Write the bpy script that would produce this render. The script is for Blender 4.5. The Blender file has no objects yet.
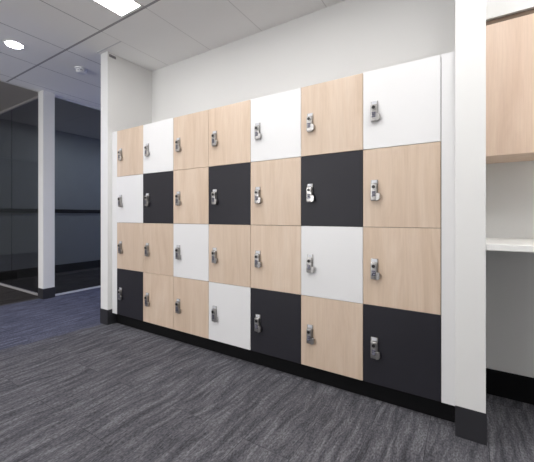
import bpy, bmesh, math, random
from mathutils import Matrix, Vector
random.seed(7)
SC = bpy.context.scene
COL = SC.collection
PI = math.pi

# ------------------------------------------------------------------ materials
def new_mat(name):
    m = bpy.data.materials.new(name); m.use_nodes = True
    nt = m.node_tree; nt.nodes.clear()
    out = nt.nodes.new('ShaderNodeOutputMaterial')
    p = nt.nodes.new('ShaderNodeBsdfPrincipled')
    nt.links.new(p.outputs[0], out.inputs[0])
    return m, nt, p, out

def N(nt, t, **kw):
    n = nt.nodes.new(t)
    for k, v in kw.items():
        if k in n.inputs: n.inputs[k].default_value = v
        else: setattr(n, k, v)
    return n

def mapped(nt, scale, src='Object', rand=False):
    tc = N(nt, 'ShaderNodeTexCoord')
    mp = N(nt, 'ShaderNodeMapping'); mp.inputs['Scale'].default_value = scale
    nt.links.new(tc.outputs[src], mp.inputs[0])
    if rand:
        oi = N(nt, 'ShaderNodeObjectInfo')
        mm = N(nt, 'ShaderNodeVectorMath', operation='SCALE')
        cb = N(nt, 'ShaderNodeCombineXYZ')
        nt.links.new(oi.outputs['Random'], cb.inputs[0]); nt.links.new(oi.outputs['Random'], cb.inputs[1]); nt.links.new(oi.outputs['Random'], cb.inputs[2])
        nt.links.new(cb.outputs[0], mm.inputs[0]); mm.inputs['Scale'].default_value = 37.0
        nt.links.new(mm.outputs[0], mp.inputs['Location'])
    return mp

def ramp(nt, stops):
    r = N(nt, 'ShaderNodeValToRGB'); e = r.color_ramp.elements
    while len(e) < len(stops): e.new(0.5)
    for i, (p, c) in enumerate(stops):
        e[i].position = p; e[i].color = (*c, 1)
    return r

def plain(name, col, rough=.6, metal=0, bump=0, bscale=300, spec=.5, var=.03, vscale=6):
    m, nt, p, out = new_mat(name)
    p.inputs['Roughness'].default_value = rough; p.inputs['Metallic'].default_value = metal
    p.inputs['Specular IOR Level'].default_value = spec
    mp = mapped(nt, (1, 1, 1))
    n = N(nt, 'ShaderNodeTexNoise', Scale=vscale, Detail=3.0); nt.links.new(mp.outputs[0], n.inputs['Vector'])
    r = ramp(nt, [(.3, [c * (1 - var) for c in col]), (.7, [min(1, c * (1 + var)) for c in col])])
    nt.links.new(n.outputs[0], r.inputs[0]); nt.links.new(r.outputs[0], p.inputs['Base Color'])
    if bump:
        b = N(nt, 'ShaderNodeBump', Strength=bump, Distance=.002)
        n2 = N(nt, 'ShaderNodeTexNoise', Scale=bscale, Detail=2.0); nt.links.new(mp.outputs[0], n2.inputs['Vector'])
        nt.links.new(n2.outputs[0], b.inputs['Height']); nt.links.new(b.outputs[0], p.inputs['Normal'])
    return m

def wood(name, c1, c2, c3):
    m, nt, p, out = new_mat(name)
    p.inputs['Roughness'].default_value = .45
    mp = mapped(nt, (1, 1, .14), rand=True)
    n1 = N(nt, 'ShaderNodeTexNoise', Scale=8.0, Detail=7.0, Roughness=.62, Distortion=1.4)
    nt.links.new(mp.outputs[0], n1.inputs['Vector'])
    mp2 = mapped(nt, (1, 1, .035), rand=True)
    n2 = N(nt, 'ShaderNodeTexNoise', Scale=130.0, Detail=3.0, Roughness=.6)
    nt.links.new(mp2.outputs[0], n2.inputs['Vector'])
    r = ramp(nt, [(.32, c2), (.5, c1), (.68, c3)]); nt.links.new(n1.outputs[0], r.inputs[0])
    r2 = ramp(nt, [(.35, (.91, .90, .89)), (.6, (1, 1, 1))]); nt.links.new(n2.outputs[0], r2.inputs[0])
    mx = N(nt, 'ShaderNodeMixRGB', blend_type='MULTIPLY'); mx.inputs[0].default_value = .6
    nt.links.new(r.outputs[0], mx.inputs[1]); nt.links.new(r2.outputs[0], mx.inputs[2])
    hs = N(nt, 'ShaderNodeHueSaturation')
    oi = N(nt, 'ShaderNodeObjectInfo'); mr = N(nt, 'ShaderNodeMapRange')
    mr.inputs['To Min'].default_value = .96; mr.inputs['To Max'].default_value = 1.04
    nt.links.new(oi.outputs['Random'], mr.inputs[0]); nt.links.new(mr.outputs[0], hs.inputs['Value'])
    nt.links.new(mx.outputs[0], hs.inputs['Color']); nt.links.new(hs.outputs[0], p.inputs['Base Color'])
    return m

def carpet(name, dark, mid, light):
    """loop-pile carpet planks with wavy streaks running along Y"""
    m, nt, p, out = new_mat(name)
    p.inputs['Roughness'].default_value = 1.0; p.inputs['Specular IOR Level'].default_value = .1
    tc = N(nt, 'ShaderNodeTexCoord')
    # slow wander so the streaks weave
    nw = N(nt, 'ShaderNodeTexNoise', Scale=2.2, Detail=2.0); nt.links.new(tc.outputs['Object'], nw.inputs['Vector'])
    sb = N(nt, 'ShaderNodeVectorMath', operation='SUBTRACT'); sb.inputs[1].default_value = (.5, .5, .5)
    nt.links.new(nw.outputs['Color'], sb.inputs[0])
    sc = N(nt, 'ShaderNodeVectorMath', operation='MULTIPLY'); sc.inputs[1].default_value = (.10, 0, 0)
    nt.links.new(sb.outputs[0], sc.inputs[0])
    # plank offset: brick texture gives each 250 x 1000 plank its own shift
    br = N(nt, 'ShaderNodeTexBrick', Scale=1.0)
    br.offset = .37
    br.inputs['Brick Width'].default_value = 1.0; br.inputs['Row Height'].default_value = .25
    br.inputs['Mortar Size'].default_value = .0015; br.inputs['Color1'].default_value = (0, 0, 0, 1); br.inputs['Color2'].default_value = (1, 1, 1, 1)
    br.inputs['Mortar'].default_value = (.5, .5, .5, 1); br.inputs['Mortar Smooth'].default_value = 0
    rot = N(nt, 'ShaderNodeMapping'); rot.inputs['Rotation'].default_value = (0, 0, PI / 2)
    nt.links.new(tc.outputs['Object'], rot.inputs[0]); nt.links.new(rot.outputs[0], br.inputs['Vector'])
    ps = N(nt, 'ShaderNodeVectorMath', operation='MULTIPLY'); ps.inputs[1].default_value = (.05, 3.0, 0)
    nt.links.new(br.outputs['Color'], ps.inputs[0])
    a1 = N(nt, 'ShaderNodeVectorMath', operation='ADD'); nt.links.new(tc.outputs['Object'], a1.inputs[0]); nt.links.new(sc.outputs[0], a1.inputs[1])
    a2 = N(nt, 'ShaderNodeVectorMath', operation='ADD'); nt.links.new(a1.outputs[0], a2.inputs[0]); nt.links.new(ps.outputs[0], a2.inputs[1])
    mp = N(nt, 'ShaderNodeMapping'); mp.inputs['Scale'].default_value = (1, .12, 1); nt.links.new(a2.outputs[0], mp.inputs[0])
    n1 = N(nt, 'ShaderNodeTexNoise', Scale=30.0, Detail=6.0, Roughness=.7, Distortion=.5); nt.links.new(mp.outputs[0], n1.inputs['Vector'])
    r = ramp(nt, [(.36, dark), (.5, mid), (.66, light)]); nt.links.new(n1.outputs[0], r.inputs[0])
    # pile speckle
    mp3 = N(nt, 'ShaderNodeMapping'); mp3.inputs['Scale'].default_value = (1, .45, 1); nt.links.new(tc.outputs['Object'], mp3.inputs[0])
    n2 = N(nt, 'ShaderNodeTexNoise', Scale=150.0, Detail=2.0); nt.links.new(mp3.outputs[0], n2.inputs['Vector'])
    r2 = ramp(nt, [(.3, (.55, .55, .55)), (.7, (1.3, 1.3, 1.3))]); nt.links.new(n2.outputs[0], r2.inputs[0])
    mx = N(nt, 'ShaderNodeMixRGB', blend_type='MULTIPLY'); mx.inputs[0].default_value = 1
    nt.links.new(r.outputs[0], mx.inputs[1]); nt.links.new(r2.outputs[0], mx.inputs[2])
    seam = N(nt, 'ShaderNodeMixRGB', blend_type='MIX'); seam.inputs[2].default_value = (*[c * .6 for c in dark], 1)
    sf = N(nt, 'ShaderNodeMath', operation='MULTIPLY'); sf.inputs[1].default_value = .7
    nt.links.new(br.outputs['Fac'], sf.inputs[0]); nt.links.new(sf.outputs[0], seam.inputs[0])
    nt.links.new(mx.outputs[0], seam.inputs[1]); nt.links.new(seam.outputs[0], p.inputs['Base Color'])
    b = N(nt, 'ShaderNodeBump', Strength=.6, Distance=.004); nt.links.new(n2.outputs[0], b.inputs['Height']); nt.links.new(b.outputs[0], p.inputs['Normal'])
    return m

def tinted_glass(name, tint, ior=1.45):
    m, nt, p, out = new_mat(name); nt.nodes.remove(p)
    tr = N(nt, 'ShaderNodeBsdfTransparent'); tr.inputs[0].default_value = (*tint, 1)
    gl = N(nt, 'ShaderNodeBsdfGlossy'); gl.inputs['Roughness'].default_value = .02; gl.inputs[0].default_value = (.9, .95, 1, 1)
    fr = N(nt, 'ShaderNodeFresnel'); fr.inputs[0].default_value = ior
    mx = N(nt, 'ShaderNodeMixShader')
    # only the outer face of the pane mirrors; the inner face just lets the ray out
    ge = N(nt, 'ShaderNodeNewGeometry'); inv = N(nt, 'ShaderNodeMath', operation='SUBTRACT'); inv.inputs[0].default_value = 1
    ml = N(nt, 'ShaderNodeMath', operation='MULTIPLY')
    nt.links.new(ge.outputs['Backfacing'], inv.inputs[1]); nt.links.new(inv.outputs[0], ml.inputs[0]); nt.links.new(fr.outputs[0], ml.inputs[1])
    nt.links.new(ml.outputs[0], mx.inputs[0]); nt.links.new(tr.outputs[0], mx.inputs[1]); nt.links.new(gl.outputs[0], mx.inputs[2])
    nt.links.new(mx.outputs[0], out.inputs[0])
    return m

def emit(name, col, s):
    m, nt, p, out = new_mat(name)
    p.inputs['Base Color'].default_value = (.9, .9, .9, 1)
    p.inputs['Emission Color'].default_value = (*col, 1); p.inputs['Emission Strength'].default_value = s
    return m

M = dict(
    wall=plain('white_wall_paint', (.79, .79, .78), .75, bump=.06, bscale=220, var=.008, vscale=1.5),
    grey_wall=plain('slate_wall_paint', (.33, .37, .39), .8, var=.03),
    white=plain('white_laminate', (.80, .80, .805), .4, var=.006),
    dark=plain('charcoal_laminate', (.020, .0195, .026), .5, spec=.3, bump=.05, bscale=500, var=.05),
    black=plain('black_plinth_board', (.005, .005, .006), .7, spec=.15, var=.1),
    rubber=plain('charcoal_rubber_skirting', (.022, .022, .027), .55, var=.05),
    tile_metal=plain('white_powder_coat', (.80, .80, .80), .5, var=.01),
    frame=plain('silver_white_frame_metal', (.62, .63, .66), .4, var=.02),
    chrome=plain('brushed_chrome', (.42, .41, .40), .34, 1, var=.12, vscale=90),
    lockcase=plain('satin_nickel', (.40, .39, .38), .38, 1, var=.2, vscale=120),
    keyhole=plain('black_keyhole_metal', (.015, .014, .013), .3, var=.05),
    digits=plain('grey_blue_code_wheels', (.13, .13, .17), .35, .6, var=.1),
    plate=plain('white_number_plate', (.60, .61, .65), .3, var=.01),
    rail=plain('black_dado_rail', (.004, .004, .0045), .8, spec=.1, var=.1),
    plastic=plain('white_plastic', (.82, .83, .86), .4, var=.01),
    greyplastic=plain('grey_plastic', (.22, .21, .22), .5, var=.02),
    counter=plain('white_countertop', (.86, .86, .84), .4, var=.01),
    oak=wood('pale_oak_laminate', (.675, .53, .41), (.62, .475, .352), (.715, .58, .462)),
    cab=wood('warm_oak_laminate', (.72, .55, .43), (.67, .50, .38), (.76, .60, .475)),
    gap=plain('dark_brown_gap_shade', (.20, .14, .10), .7, var=.05),
    grey_carpet=carpet('charcoal_streaked_carpet', (.064, .063, .073), (.108, .107, .121), (.188, .186, .204)),
    blue_carpet=carpet('blue_streaked_carpet', (.062, .066, .094), (.097, .102, .142), (.16, .168, .225)),
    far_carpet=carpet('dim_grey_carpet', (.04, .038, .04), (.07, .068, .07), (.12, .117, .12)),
    glass=tinted_glass('smoked_glass', (.70, .70, .70)),
    dim_glass=tinted_glass('dimming_glass', (.82, .80, .79), 1.25),
    led=emit('led_diffuser', (1.0, .985, .97), 18.0),
    led_cool=emit('cool_led_lens', (.86, .9, 1.0), 40.0),
)

# ceiling: mineral-fibre tiles in a 600 x 1200 grid, lines are recessed shadow joints
def ceiling_mat(name='white_ceiling_tiles', lc=(.36, .36, .38, 1)):
    m, nt, p, out = new_mat(name)
    p.inputs['Roughness'].default_value = .9
    tc = N(nt, 'ShaderNodeTexCoord'); sp = N(nt, 'ShaderNodeSeparateXYZ'); nt.links.new(tc.outputs['Object'], sp.inputs[0])
    def line(axis, origin, pitch, width):
        a = N(nt, 'ShaderNodeMath', operation='SUBTRACT'); a.inputs[1].default_value = origin - 100 * pitch
        nt.links.new(sp.outputs[axis], a.inputs[0])
        md = N(nt, 'ShaderNodeMath', operation='MODULO'); md.inputs[1].default_value = pitch; nt.links.new(a.outputs[0], md.inputs[0])
        sh = N(nt, 'ShaderNodeMath', operation='SUBTRACT'); sh.inputs[1].default_value = pitch / 2; nt.links.new(md.outputs[0], sh.inputs[0])
        ab = N(nt, 'ShaderNodeMath', operation='ABSOLUTE'); nt.links.new(sh.outputs[0], ab.inputs[0])
        gt = N(nt, 'ShaderNodeMath', operation='GREATER_THAN'); gt.inputs[1].default_value = pitch / 2 - width / 2; nt.links.new(ab.outputs[0], gt.inputs[0])
        return gt
    lx = line(0, .19, .6, .008)
    ly = line(1, -.275, 1.2, .020)
    mx = N(nt, 'ShaderNodeMath', operation='MAXIMUM'); nt.links.new(lx.outputs[0], mx.inputs[0]); nt.links.new(ly.outputs[0], mx.inputs[1])
    mp = mapped(nt, (1, 1, 1)); n = N(nt, 'ShaderNodeTexNoise', Scale=260.0, Detail=2.0); nt.links.new(mp.outputs[0], n.inputs['Vector'])
    r = ramp(nt, [(.3, (.92, .92, .92)), (.7, (.94, .94, .94))]); nt.links.new(n.outputs[0], r.inputs[0])
    cm = N(nt, 'ShaderNodeMixRGB'); cm.inputs[2].default_value = lc
    nt.links.new(mx.outputs[0], cm.inputs[0]); nt.links.new(r.outputs[0], cm.inputs[1]); nt.links.new(cm.outputs[0], p.inputs['Base Color'])
    b = N(nt, 'ShaderNodeBump', Strength=.1, Distance=.002); nt.links.new(n.outputs[0], b.inputs['Height']); nt.links.new(b.outputs[0], p.inputs['Normal'])
    return m
M['ceiling'] = ceiling_mat()
M['ceiling_faint'] = ceiling_mat('white_ceiling_tiles_tight_joints', (.74, .74, .74, 1))
M['ceiling_plain'] = plain('smooth_white_ceiling_board', (.76, .76, .755), .9, var=.01)

# ------------------------------------------------------------------ mesh helpers
def bx(bm, x0, x1, y0, y1, z0, z1, bev=0, seg=2):
    r = bmesh.ops.create_cube(bm, size=1)
    vs = r['verts']
    for v in vs:
        v.co = Vector(((x0 + x1) / 2 + v.co.x * (x1 - x0), (y0 + y1) / 2 + v.co.y * (y1 - y0), (z0 + z1) / 2 + v.co.z * (z1 - z0)))
    if bev:
        es = list({e for v in vs for e in v.link_edges})
        bmesh.ops.bevel(bm, geom=es, offset=bev, segments=seg, affect='EDGES', profile=.6)

def cyl(bm, c, r, h, axis='z', seg=24, r2=None, bev=0):
    mat = Matrix.Translation(c)
    if axis == 'y': mat = mat @ Matrix.Rotation(PI / 2, 4, 'X')
    if axis == 'x': mat = mat @ Matrix.Rotation(PI / 2, 4, 'Y')
    rr = bmesh.ops.create_cone(bm, cap_ends=True, segments=seg, radius1=r, radius2=r if r2 is None else r2, depth=h, matrix=mat)
    if bev:
        es = [e for e in {e for v in rr['verts'] for e in v.link_edges} if any(len(f.verts) > 4 for f in e.link_faces)]
        bmesh.ops.bevel(bm, geom=es, offset=bev, segments=2, affect='EDGES')

def prism(bm, pts, y0, y1):
    """outline in x,z extruded from y0 to y1"""
    a = [bm.verts.new((x, y0, z)) for x, z in pts]; b = [bm.verts.new((x, y1, z)) for x, z in pts]
    bm.faces.new(a); bm.faces.new(list(reversed(b)))
    n = len(pts)
    for i in range(n): bm.faces.new((a[i], b[i], b[(i + 1) % n], a[(i + 1) % n]))
    bmesh.ops.recalc_face_normals(bm, faces=bm.faces)

def obj(name, bm, m, parent=None, smooth=False):
    me = bpy.data.meshes.new(name); bm.normal_update(); bm.to_mesh(me); bm.free()
    me.materials.append(m)
    if smooth:
        for f in me.polygons: f.use_smooth = True
        me.set_sharp_from_angle(angle=math.radians(35))
    o = bpy.data.objects.new(name, me); COL.objects.link(o)
    if parent: o.parent = parent
    return o

def box(name, dims, m, parent=None, bev=0):
    bm = bmesh.new(); bx(bm, *dims, bev=bev); return obj(name, bm, m, parent)

def tag(o, label, cat, group=None):
    o['label'] = label; o['category'] = cat
    if group: o['group'] = group
    return o

def struct(name, dims, m, label=None, bev=0):
    o = box(name, dims, m, None, bev); o['kind'] = 'structure'
    if label: o['label'] = label
    return o

def thing(name, label, cat, loc=(0, 0, 0), group=None):
    o = bpy.data.objects.new(name, None); COL.objects.link(o); o.location = loc
    o.empty_display_size = .1
    return tag(o, label, cat, group)

H = 2.70            # ceiling height
FX = -1.80          # glazing plane beside the corridor
YB = .475           # rear wall of the locker recess
YN = -.065          # front of the two wall ends
LX0, LX1 = -.203, -.083   # left wall end
RX0, RX1 = 2.865, 2.989   # right wall end

# ------------------------------------------------------------------ the setting
# floor: grey carpet, blue carpet laid in stepped planks, dim grey carpet beyond the glazing
def floor_piece(name, rects, m, label):
    bm = bmesh.new()
    for (a, b, c, d) in rects: bx(bm, a, b, c, d, -.05, 0)
    o = obj(name, bm, m); o['kind'] = 'structure'; o['label'] = label
    return o
# the blue planks end in small steps
steps = [(-5.5, -1.95, -.29), (-1.95, -1.45, -.26), (-1.45, -.95, -.28), (-.95, -.70, -.25), (-.70, -.45, -.21), (-.45, -.2, -.19), (-.2, .6, -.16)]
floor_piece('floor', [(e[2], 6.0, e[0], e[1]) for e in steps] + [(-.16, -.1, .6, 7.0)], M['grey_carpet'], 'charcoal carpet with wavy lighter streaks in front of the lockers')
floor_piece('floor', [(FX, e[2], e[0], e[1]) for e in steps] + [(FX, -.16, .6, 7.0)], M['blue_carpet'], 'blue streaked carpet strip along the corridor')
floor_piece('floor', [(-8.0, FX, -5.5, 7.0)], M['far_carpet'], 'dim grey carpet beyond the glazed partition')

struct('ceiling', (FX, -.20, -5.5, 7.0, H, H + .1), M['ceiling'], 'white tiled ceiling over the corridor')
struct('ceiling', (-.20, 6.0, -5.5, -.258, H, H + .1), M['ceiling'], 'white tiled ceiling with grid lines in front of the lockers')
struct('ceiling', (-.20, 6.0, -.258, .6, H, H + .1), M['ceiling_faint'], 'smooth white ceiling over the lockers')
struct('trim_2', (-.20, .19, -.088, -.076, H - .002, H), M['frame'], 'thin ceiling trim leading from the left wall end')
struct('ceiling', (-8.0, FX, -5.5, 7.0, H, H + .1), M['ceiling_plain'], 'dim ceiling beyond the glazed partition')

struct('wall_back', (LX1, 6.0, YB, YB + .12, 0, H), M['wall'], 'white wall behind and above the lockers')
struct('wall_left', (LX0, LX1, -.045, 7.0, 0, H), M['wall'], 'white wall end left of the lockers', bev=.002)
struct('wall_right', (RX0, RX1, YN, YB, 0, H), M['wall'], 'white wall end between lockers and counter', bev=.002)
struct('wall_front', (-8.0, 6.0, -5.6, -5.5, 0, H), M['wall'])
struct('wall_side', (4.6, 4.7, -5.5, YB, 0, H), M['wall'])
struct('wall_corridor', (-8.0, LX0, 7.0, 7.1, 0, H), M['wall'])
struct('wall_far', (-3.76, -3.66, .15, 7.0, 0, H), M['grey_wall'], 'slate wall inside the glazed room')
struct('wall_end', (-8.1, -8.0, -5.5, 7.0, 0, H), M['grey_wall'])
struct('wall_rear', (-8.0, -3.76, .15, .25, 0, H), M['grey_wall'])
struct('baseboard_far', (-3.66, -3.645, .17, 7.0, 0, .15), M['black'], 'black skirting inside the glazed room')
struct('trim_1', (-3.66, -3.63, .17, 7.0, 1.135, 1.205), M['rail'], 'black dado rail inside the glazed room')

# skirting caps round the two wall ends and along the bay
def cap(name, x0, x1, y0, y1, label, t=.004, h=.148, left=True):
    bm = bmesh.new()
    bx(bm, x0 - (t if left else 0), x1 + t, y0 - t, y0, 0, h, bev=.0012)
    if left: bx(bm, x0 - t, x0, y0, y1, 0, h)
    bx(bm, x1, x1 + t, y0, y1, 0, h)
    o = obj(name, bm, M['rubber']); o['kind'] = 'structure'; o['label'] = label
cap('baseboard_left', LX0, LX1, -.045, .43, 'charcoal skirting round the left wall end')
cap('baseboard_right', RX0, RX1, YN, -.005, 'charcoal skirting round the right wall end', left=False)
struct('baseboard_back', (RX1, 4.6, YB - .012, YB, 0, .15), M['black'], 'black skirting under the counter', bev=.002)

# corner column of the glazed room
struct('wall_corner', (-1.849, -1.713, .079, .215, 0, H), M['wall'], 'white square column at the corner of the glazed room', bev=.002)
bm = bmesh.new(); bx(bm, -1.853, -1.709, .075, .219, 0, .135, bev=.001)
o = obj('baseboard_corner', bm, M['rubber']); o['kind'] = 'structure'; o['label'] = 'charcoal skirting round the corner column'

# glazing: right-hand run goes down the corridor, left-hand run goes away to the left
def glazing(name, label, along, a0, a1, fix, joints, mat, frame=True):
    """along 'y' : plane x=fix ; along 'x' : plane y=fix"""
    e = bpy.data.objects.new(name, None); COL.objects.link(e); e['kind'] = 'structure'; e['label'] = label
    e.location = ((fix, (a0 + a1) / 2, 0) if along == 'y' else ((a0 + a1) / 2, fix, 0))
    L = e.location
    def local(a, b, t0, t1, z0, z1):
        if along == 'y': return (t0, t1, a - L.y, b - L.y, z0, z1)
        return (a - L.x, b - L.x, t0, t1, z0, z1)
    if frame:
        box('window_frame', local(a0, a1, -.022, .022, 0, .022), M['frame'], e, .002)
        box('window_frame', local(a0, a1, -.022, .022, H - .028, H), M['frame'], e, .002)
        box('window_frame', local(a0, a0 + .018, -.022, .022, .022, H - .028), M['frame'], e, .002)
    z0, z1 = (.018, H - .024) if frame else (.004, H - .004)
    js = [a0] + joints + [a1]
    for i in range(len(js) - 1):
        box('window_pane', local(js[i] + (.0 if i else .01), js[i + 1] - (.004 if i < len(js) - 2 else 0), -.005, .005, z0, z1), mat, e)
    return e
glazing('window_1', 'glazed partition right of the corner column', 'y', .219, 6.99, -1.785, [2.2, 4.2], M['glass'])
glazing('window_2', 'glazed partition left of the corner column', 'x', -7.9, -1.855, .15, [-6.47, -4.67, -2.87], M['glass'])
glazing('shade_screen', 'added dark glass screen dimming the zone left of the corner column', 'y', -5.4, .07, FX - .04, [-3.7, -1.9], M['dim_glass'], frame=False)  # added dark screen stands in for the low light left of the column

# ------------------------------------------------------------------ lockers
W, HH, PL = .40, .45, .11
plinth = tag(box('locker_plinth', (-.075, 2.860, .045, YB - .005, 0, PL - .003), M['black'], bev=.001),
             'low black recessed plinth running under all the lockers', 'plinth')

def make_locker(kind):
    """origin at the bottom left front corner of the door"""
    m = {'wood': M['oak'], 'white': M['white'], 'dark': M['dark']}[kind]
    root = bpy.data.objects.new('locker', None); COL.objects.link(root); root.empty_display_size = .05
    # carcass: open-fronted box with back panel and a shelf edge
    bm = bmesh.new(); y0, y1, t = .021, YB - .008, .015
    g = .0006
    bx(bm, g, t, y0, y1, g, HH - g); bx(bm, W - t, W - g, y0, y1, g, HH - g)
    bx(bm, t, W - t, y0, y1, g, t); bx(bm, t, W - t, y0, y1, HH - t, HH - g)
    bx(bm, t, W - t, y1 - .008, y1, t, HH - t)
    obj('carcass', bm, M['carc'], root)
    bm = bmesh.new(); bx(bm, .0013, W - .0013, 0, .018, .0013, HH - .0013, bev=.0008, seg=1)
    obj('door', bm, m, root)
    # latch lock near the left edge
    cx, cz = .066, .212
    bm = bmesh.new()       # case: tall plate with rounded ends, heavier lower body
    bx(bm, cx - .020, cx + .020, -.006, -.0002, cz - .060, cz + .058, bev=.0028)
    bx(bm, cx - .018, cx + .018, -.022, -.005, cz - .058, cz + .036, bev=.005, seg=3)
    lk = obj('lock', bm, M['lockcase'], root, smooth=True)
    bm = bmesh.new(); bx(bm, cx - .014, cx + .014, -.0085, -.006, cz + .040, cz + .056, bev=.001)
    obj('number_plate', bm, M['plate'], lk)
    bm = bmesh.new()
    cyl(bm, (cx, -.0245, cz + .017), .0145, .005, 'y', 28, bev=.001)
    obj('bezel', bm, M['chrome'], lk, smooth=True)
    bm = bmesh.new(); cyl(bm, (cx, -.028, cz + .017), .0095, .004, 'y', 24, bev=.0008)
    bx(bm, cx - .0012, cx + .0012, -.0315, -.030, cz + .010, cz + .024)
    obj('keyhole', bm, M['keyhole'], lk, smooth=True)
    bm = bmesh.new()
    for i in range(3):
        cyl(bm, (cx, -.021, cz - .012 - i * .0105), .0048, .020, 'x', 16, bev=.0008)
    obj('dial', bm, M['digits'], lk, smooth=True)
    # hasp tab swinging out on the right with its staple hole
    bm = bmesh.new()
    prism(bm, [(cx + .012, cz - .018), (cx + .028, cz - .018), (cx + .033, cz - .024), (cx + .033, cz - .050), (cx + .028, cz - .056), (cx + .012, cz - .062)], -.024, -.007)
    bmesh.ops.bevel(bm, geom=list(bm.edges), offset=.0012, segments=1, affect='EDGES')
    cyl(bm, (cx + .028, -.0195, cz - .032), .004, .002, 'y', 12)
    obj('hasp', bm, M['chrome'], lk, smooth=True)
    return root
M['carc'] = plain('grey_brown_carcass_board', (.15, .11, .085), .7, var=.05)

grid = [['wood', 'white', 'wood', 'wood', 'white', 'wood', 'white'],
        ['white', 'dark', 'wood', 'dark', 'wood', 'dark', 'wood'],
        ['wood', 'wood', 'white', 'wood', 'wood', 'white', 'wood'],
        ['dark', 'wood', 'wood', 'white', 'dark', 'wood', 'dark']]
name_of = {'wood': 'pale oak', 'white': 'white', 'dark': 'charcoal'}
rowname = ['top row', 'second row from the top', 'third row from the top', 'bottom row']
colname = ['leftmost column', 'second column from the left', 'third column from the left', 'middle column', 'third column from the right', 'second column from the right', 'rightmost column']
group = 'lockers set in the wall recess'

def copy_tree(o, parent=None):
    c = o.copy(); COL.objects.link(c)
    if parent: c.parent = parent
    for ch in list(o.children): copy_tree(ch, c)
    return c
proto = {}
for j, row in enumerate(grid):
    for i, kind in enumerate(row):
        if kind in proto:
            o = copy_tree(proto[kind])
        else:
            o = proto[kind] = make_locker(kind)
        o.location = (i * W, 0, PL + HH * (3 - j))
        tag(o, f"{name_of[kind]} locker, {rowname[j]}, {colname[i]}", 'locker', group)

# filler strips between the lockers and the wall ends
def filler(x0, x1, label):
    bm = bmesh.new(); bx(bm, x0, x1, .001, .019, PL - .001, PL + 4 * HH, bev=.0008, seg=1)
    tag(obj('filler_panel', bm, M['white']), label, 'panel')
filler(-.0815, -.002, 'narrow white filler strip between the left wall end and the lockers')
filler(W * 7 + .002, RX0 - .0003, 'tall narrow white filler strip right of the rightmost lockers')

# ------------------------------------------------------------------ counter bay on the right
CT = .943
c = tag(box('countertop', (RX1 + .001, 4.598, YN + .004, YB, CT - .031, CT), M['counter'], bev=.003),
        'thick white countertop right of the wall end', 'countertop')
cab = thing('wall_cabinet', 'warm oak wall cabinet hung above the white countertop', 'cabinet', (RX1 + .004, YB, 1.39))
x0, x1, yf = 0, 1.6, .155 - YB
bm = bmesh.new(); t = .018
bx(bm, x0, x0 + t, yf + .020, -.002, 0, .69); bx(bm, x1 - t, x1, yf + .020, -.002, 0, .69)
bx(bm, x0 + t, x1 - t, yf + .020, -.002, 0, t); bx(bm, x0 + t, x1 - t, yf + .020, -.002, .69 - t, .69)
bx(bm, x0 + t, x1 - t, -.012, -.002, t, .69 - t)
obj('carcass', bm, M['cab'], cab)
for i in range(2):
    bm = bmesh.new(); bx(bm, i * .8 + .004, i * .8 + .798, yf, yf + .018, -.003, .684, bev=.0008, seg=1)
    obj('door', bm, M['cab'], cab)
# brown strip coloured as the shade in the gap, then the bulkhead
bm = bmesh.new(); bx(bm, 0, x1, yf + .012, -.002, .692, .712)
obj('shade_strip', bm, M['gap'], cab)
struct('wall_bulkhead', (RX1, 4.6, .150, YB, 2.104, H), M['wall'], 'white bulkhead above the oak wall cabinet')

# ------------------------------------------------------------------ ceiling fittings
def ceiling_light(x, y, label, w=.26, l=1.19):
    e = thing('ceiling_light', label, 'light', (x, y, H), 'slim panel lights in the tiled ceiling')
    bm = bmesh.new(); t = .012
    bx(bm, -w / 2, -w / 2 + t, -l / 2, l / 2, -.008, -.0005); bx(bm, w / 2 - t, w / 2, -l / 2, l / 2, -.008, -.0005)
    bx(bm, -w / 2 + t, w / 2 - t, -l / 2, -l / 2 + t, -.008, -.0005); bx(bm, -w / 2 + t, w / 2 - t, l / 2 - t, l / 2, -.008, -.0005)
    obj('frame', bm, M['tile_metal'], e)
    box('diffuser', (-w / 2 + t, w / 2 - t, -l / 2 + t, l / 2 - t, -.006, -.0005), M['led'], e)
    return e
ceiling_light(.665, -.895, 'bright slim white panel light in the tiled ceiling')
for x, y, where in ((1.865, -.895, 'added in front of the middle lockers'), (3.065, -.895, 'in front of the right wall end'),
                    (4.20, -.895, 'added in front of the countertop'), (.665, -3.3, 'near the front wall of the room')):
    ceiling_light(x, y, 'slim white panel light in the ceiling ' + where)  # middle and countertop panels added out of view to brighten recess and bay

def downlight(x, y, label):
    e = thing('downlight', label, 'light', (x, y, H), 'round downlights along the corridor')
    bm = bmesh.new(); cyl(bm, (0, 0, -.004), .078, .007, seg=40, r2=.082); obj('trim_ring', bm, M['tile_metal'], e, True)
    bm = bmesh.new(); cyl(bm, (0, 0, -.009), .064, .006, seg=40, bev=.001); obj('lens', bm, M['led_cool'], e, True)
    return e
downlight(-.711, -.587, 'small round downlight glowing in the ceiling near the corridor')
downlight(-.711, 1.9, 'round downlight halfway down the corridor')
downlight(-.711, 4.3, 'round downlight at the far end of the corridor')
downlight(-.711, -3.6, 'round downlight in the ceiling by the front wall of the room')

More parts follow.
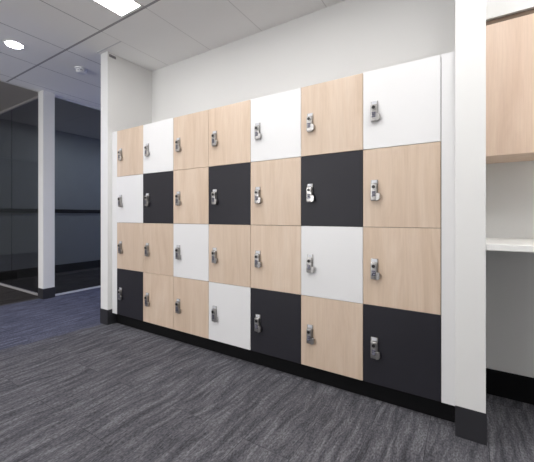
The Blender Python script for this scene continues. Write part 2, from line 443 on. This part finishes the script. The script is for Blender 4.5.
# smoke detector: base, body with vents, cap, led
e = thing('smoke_detector', 'white round smoke detector on the ceiling near the corridor', 'smoke detector', (-.69, .02, H)); e.scale = (1.2, 1.2, 1.15)
bm = bmesh.new(); cyl(bm, (0, 0, -.006), .056, .011, seg=36, bev=.002); obj('base', bm, M['plastic'], e, True)
bm = bmesh.new()
cyl(bm, (0, 0, -.016), .040, .010, seg=36); cyl(bm, (0, 0, -.036), .034, .014, seg=36, r2=.046, bev=.002)
for a in range(8):
    q = a * PI / 4
    cyl(bm, (.041 * math.cos(q), .041 * math.sin(q), -.025), .004, .014, seg=8)
obj('sensor_head', bm, M['plastic'], e, True)
bm = bmesh.new(); cyl(bm, (0, 0, -.025), .034, .012, seg=24); obj('vent', bm, M['greyplastic'], e, True)

# little plate high on the inner face of the left wall end
e = thing('wall_plate', 'tiny grey plate high on the left wall end near the ceiling', 'plate', (LX1, .005, 2.665))
bm = bmesh.new(); bx(bm, .0005, .006, -.035, .035, -.012, .012, bev=.0015); obj('cover', bm, M['greyplastic'], e)
bm = bmesh.new()
for s in (-.026, .026): cyl(bm, (.0068, s, 0), .003, .002, 'x', 12)
obj('screw', bm, M['chrome'], e, True)

# ------------------------------------------------------------------ light
FRONT_FILL_POWER = 98
def area(name, loc, rot, sx, sy, power, col):
    l = bpy.data.lights.new(name, 'AREA'); l.shape = 'RECTANGLE'; l.size = sx; l.size_y = sy; l.energy = power; l.color = col
    o = bpy.data.objects.new(name, l); o.location = loc; o.rotation_euler = rot; COL.objects.link(o); return o
# the downlights' beams
for i, (x, y, pw) in enumerate(((-.711, -.587, 30), (-.711, 1.9, 60), (-.711, 4.3, 40), (-.711, -3.6, 20))):
    l = bpy.data.lights.new('downlight_beam', 'SPOT'); l.energy = pw; l.spot_size = math.radians(115); l.spot_blend = .8
    l.shadow_soft_size = .06; l.color = (.54, .60, 1.0)
    o = bpy.data.objects.new('downlight_beam', l); o.location = (x, y, H - .02); COL.objects.link(o)
# cool daylight coming down the corridor from its far end
area('corridor_daylight', (-1.0, 6.8, 1.5), (PI / 2, 0, PI), 1.5, 2.2, 85, (.46, .52, 1.0))

# unseen fill added at the front wall to brighten lockers and ceiling
area('front_fill', (-.3, -5.35, 1.5), (PI / 2, 0, 0), 2.6, 2.1, FRONT_FILL_POWER, (1.0, .99, .98))
area('glazed_room_fill', (-2.7, 2.6, H - .05), (0, 0, 0), .6, 4.4, 13, (.82, .9, 1.0))  # this and the next are fill added to lift the glazed room
area('glazed_room_fill', (-2.85, .75, H - .05), (0, 0, 0), .6, .6, 7, (.86, .9, 1.0))
area('side_room_fill', (-4.2, -3.4, H - .05), (0, 0, 0), 2.0, 1.6, 165, (.95, .93, .9))  # unseen fill added to lift the zone behind the screen

w = bpy.data.worlds.new('World'); SC.world = w; w.use_nodes = True
w.node_tree.nodes['Background'].inputs[0].default_value = (.5, .5, .52, 1); w.node_tree.nodes['Background'].inputs[1].default_value = .1

# ------------------------------------------------------------------ camera
cam = bpy.data.cameras.new('Camera'); co = bpy.data.objects.new('Camera', cam); COL.objects.link(co)
cam.sensor_width = 36; cam.sensor_fit = 'HORIZONTAL'; cam.lens = 36 * 317.8 / 534; cam.shift_y = (216.3 - 231) / 534
co.location = (2.907, -1.871, 1.072); co.rotation_euler = (PI / 2, 0, .5578); cam.clip_start = .02
SC.camera = co
vs = SC.view_settings
vs.view_transform = 'Standard'; vs.look = 'None'; vs.gamma = 1; vs.use_curve_mapping = False; vs.exposure = -0.05
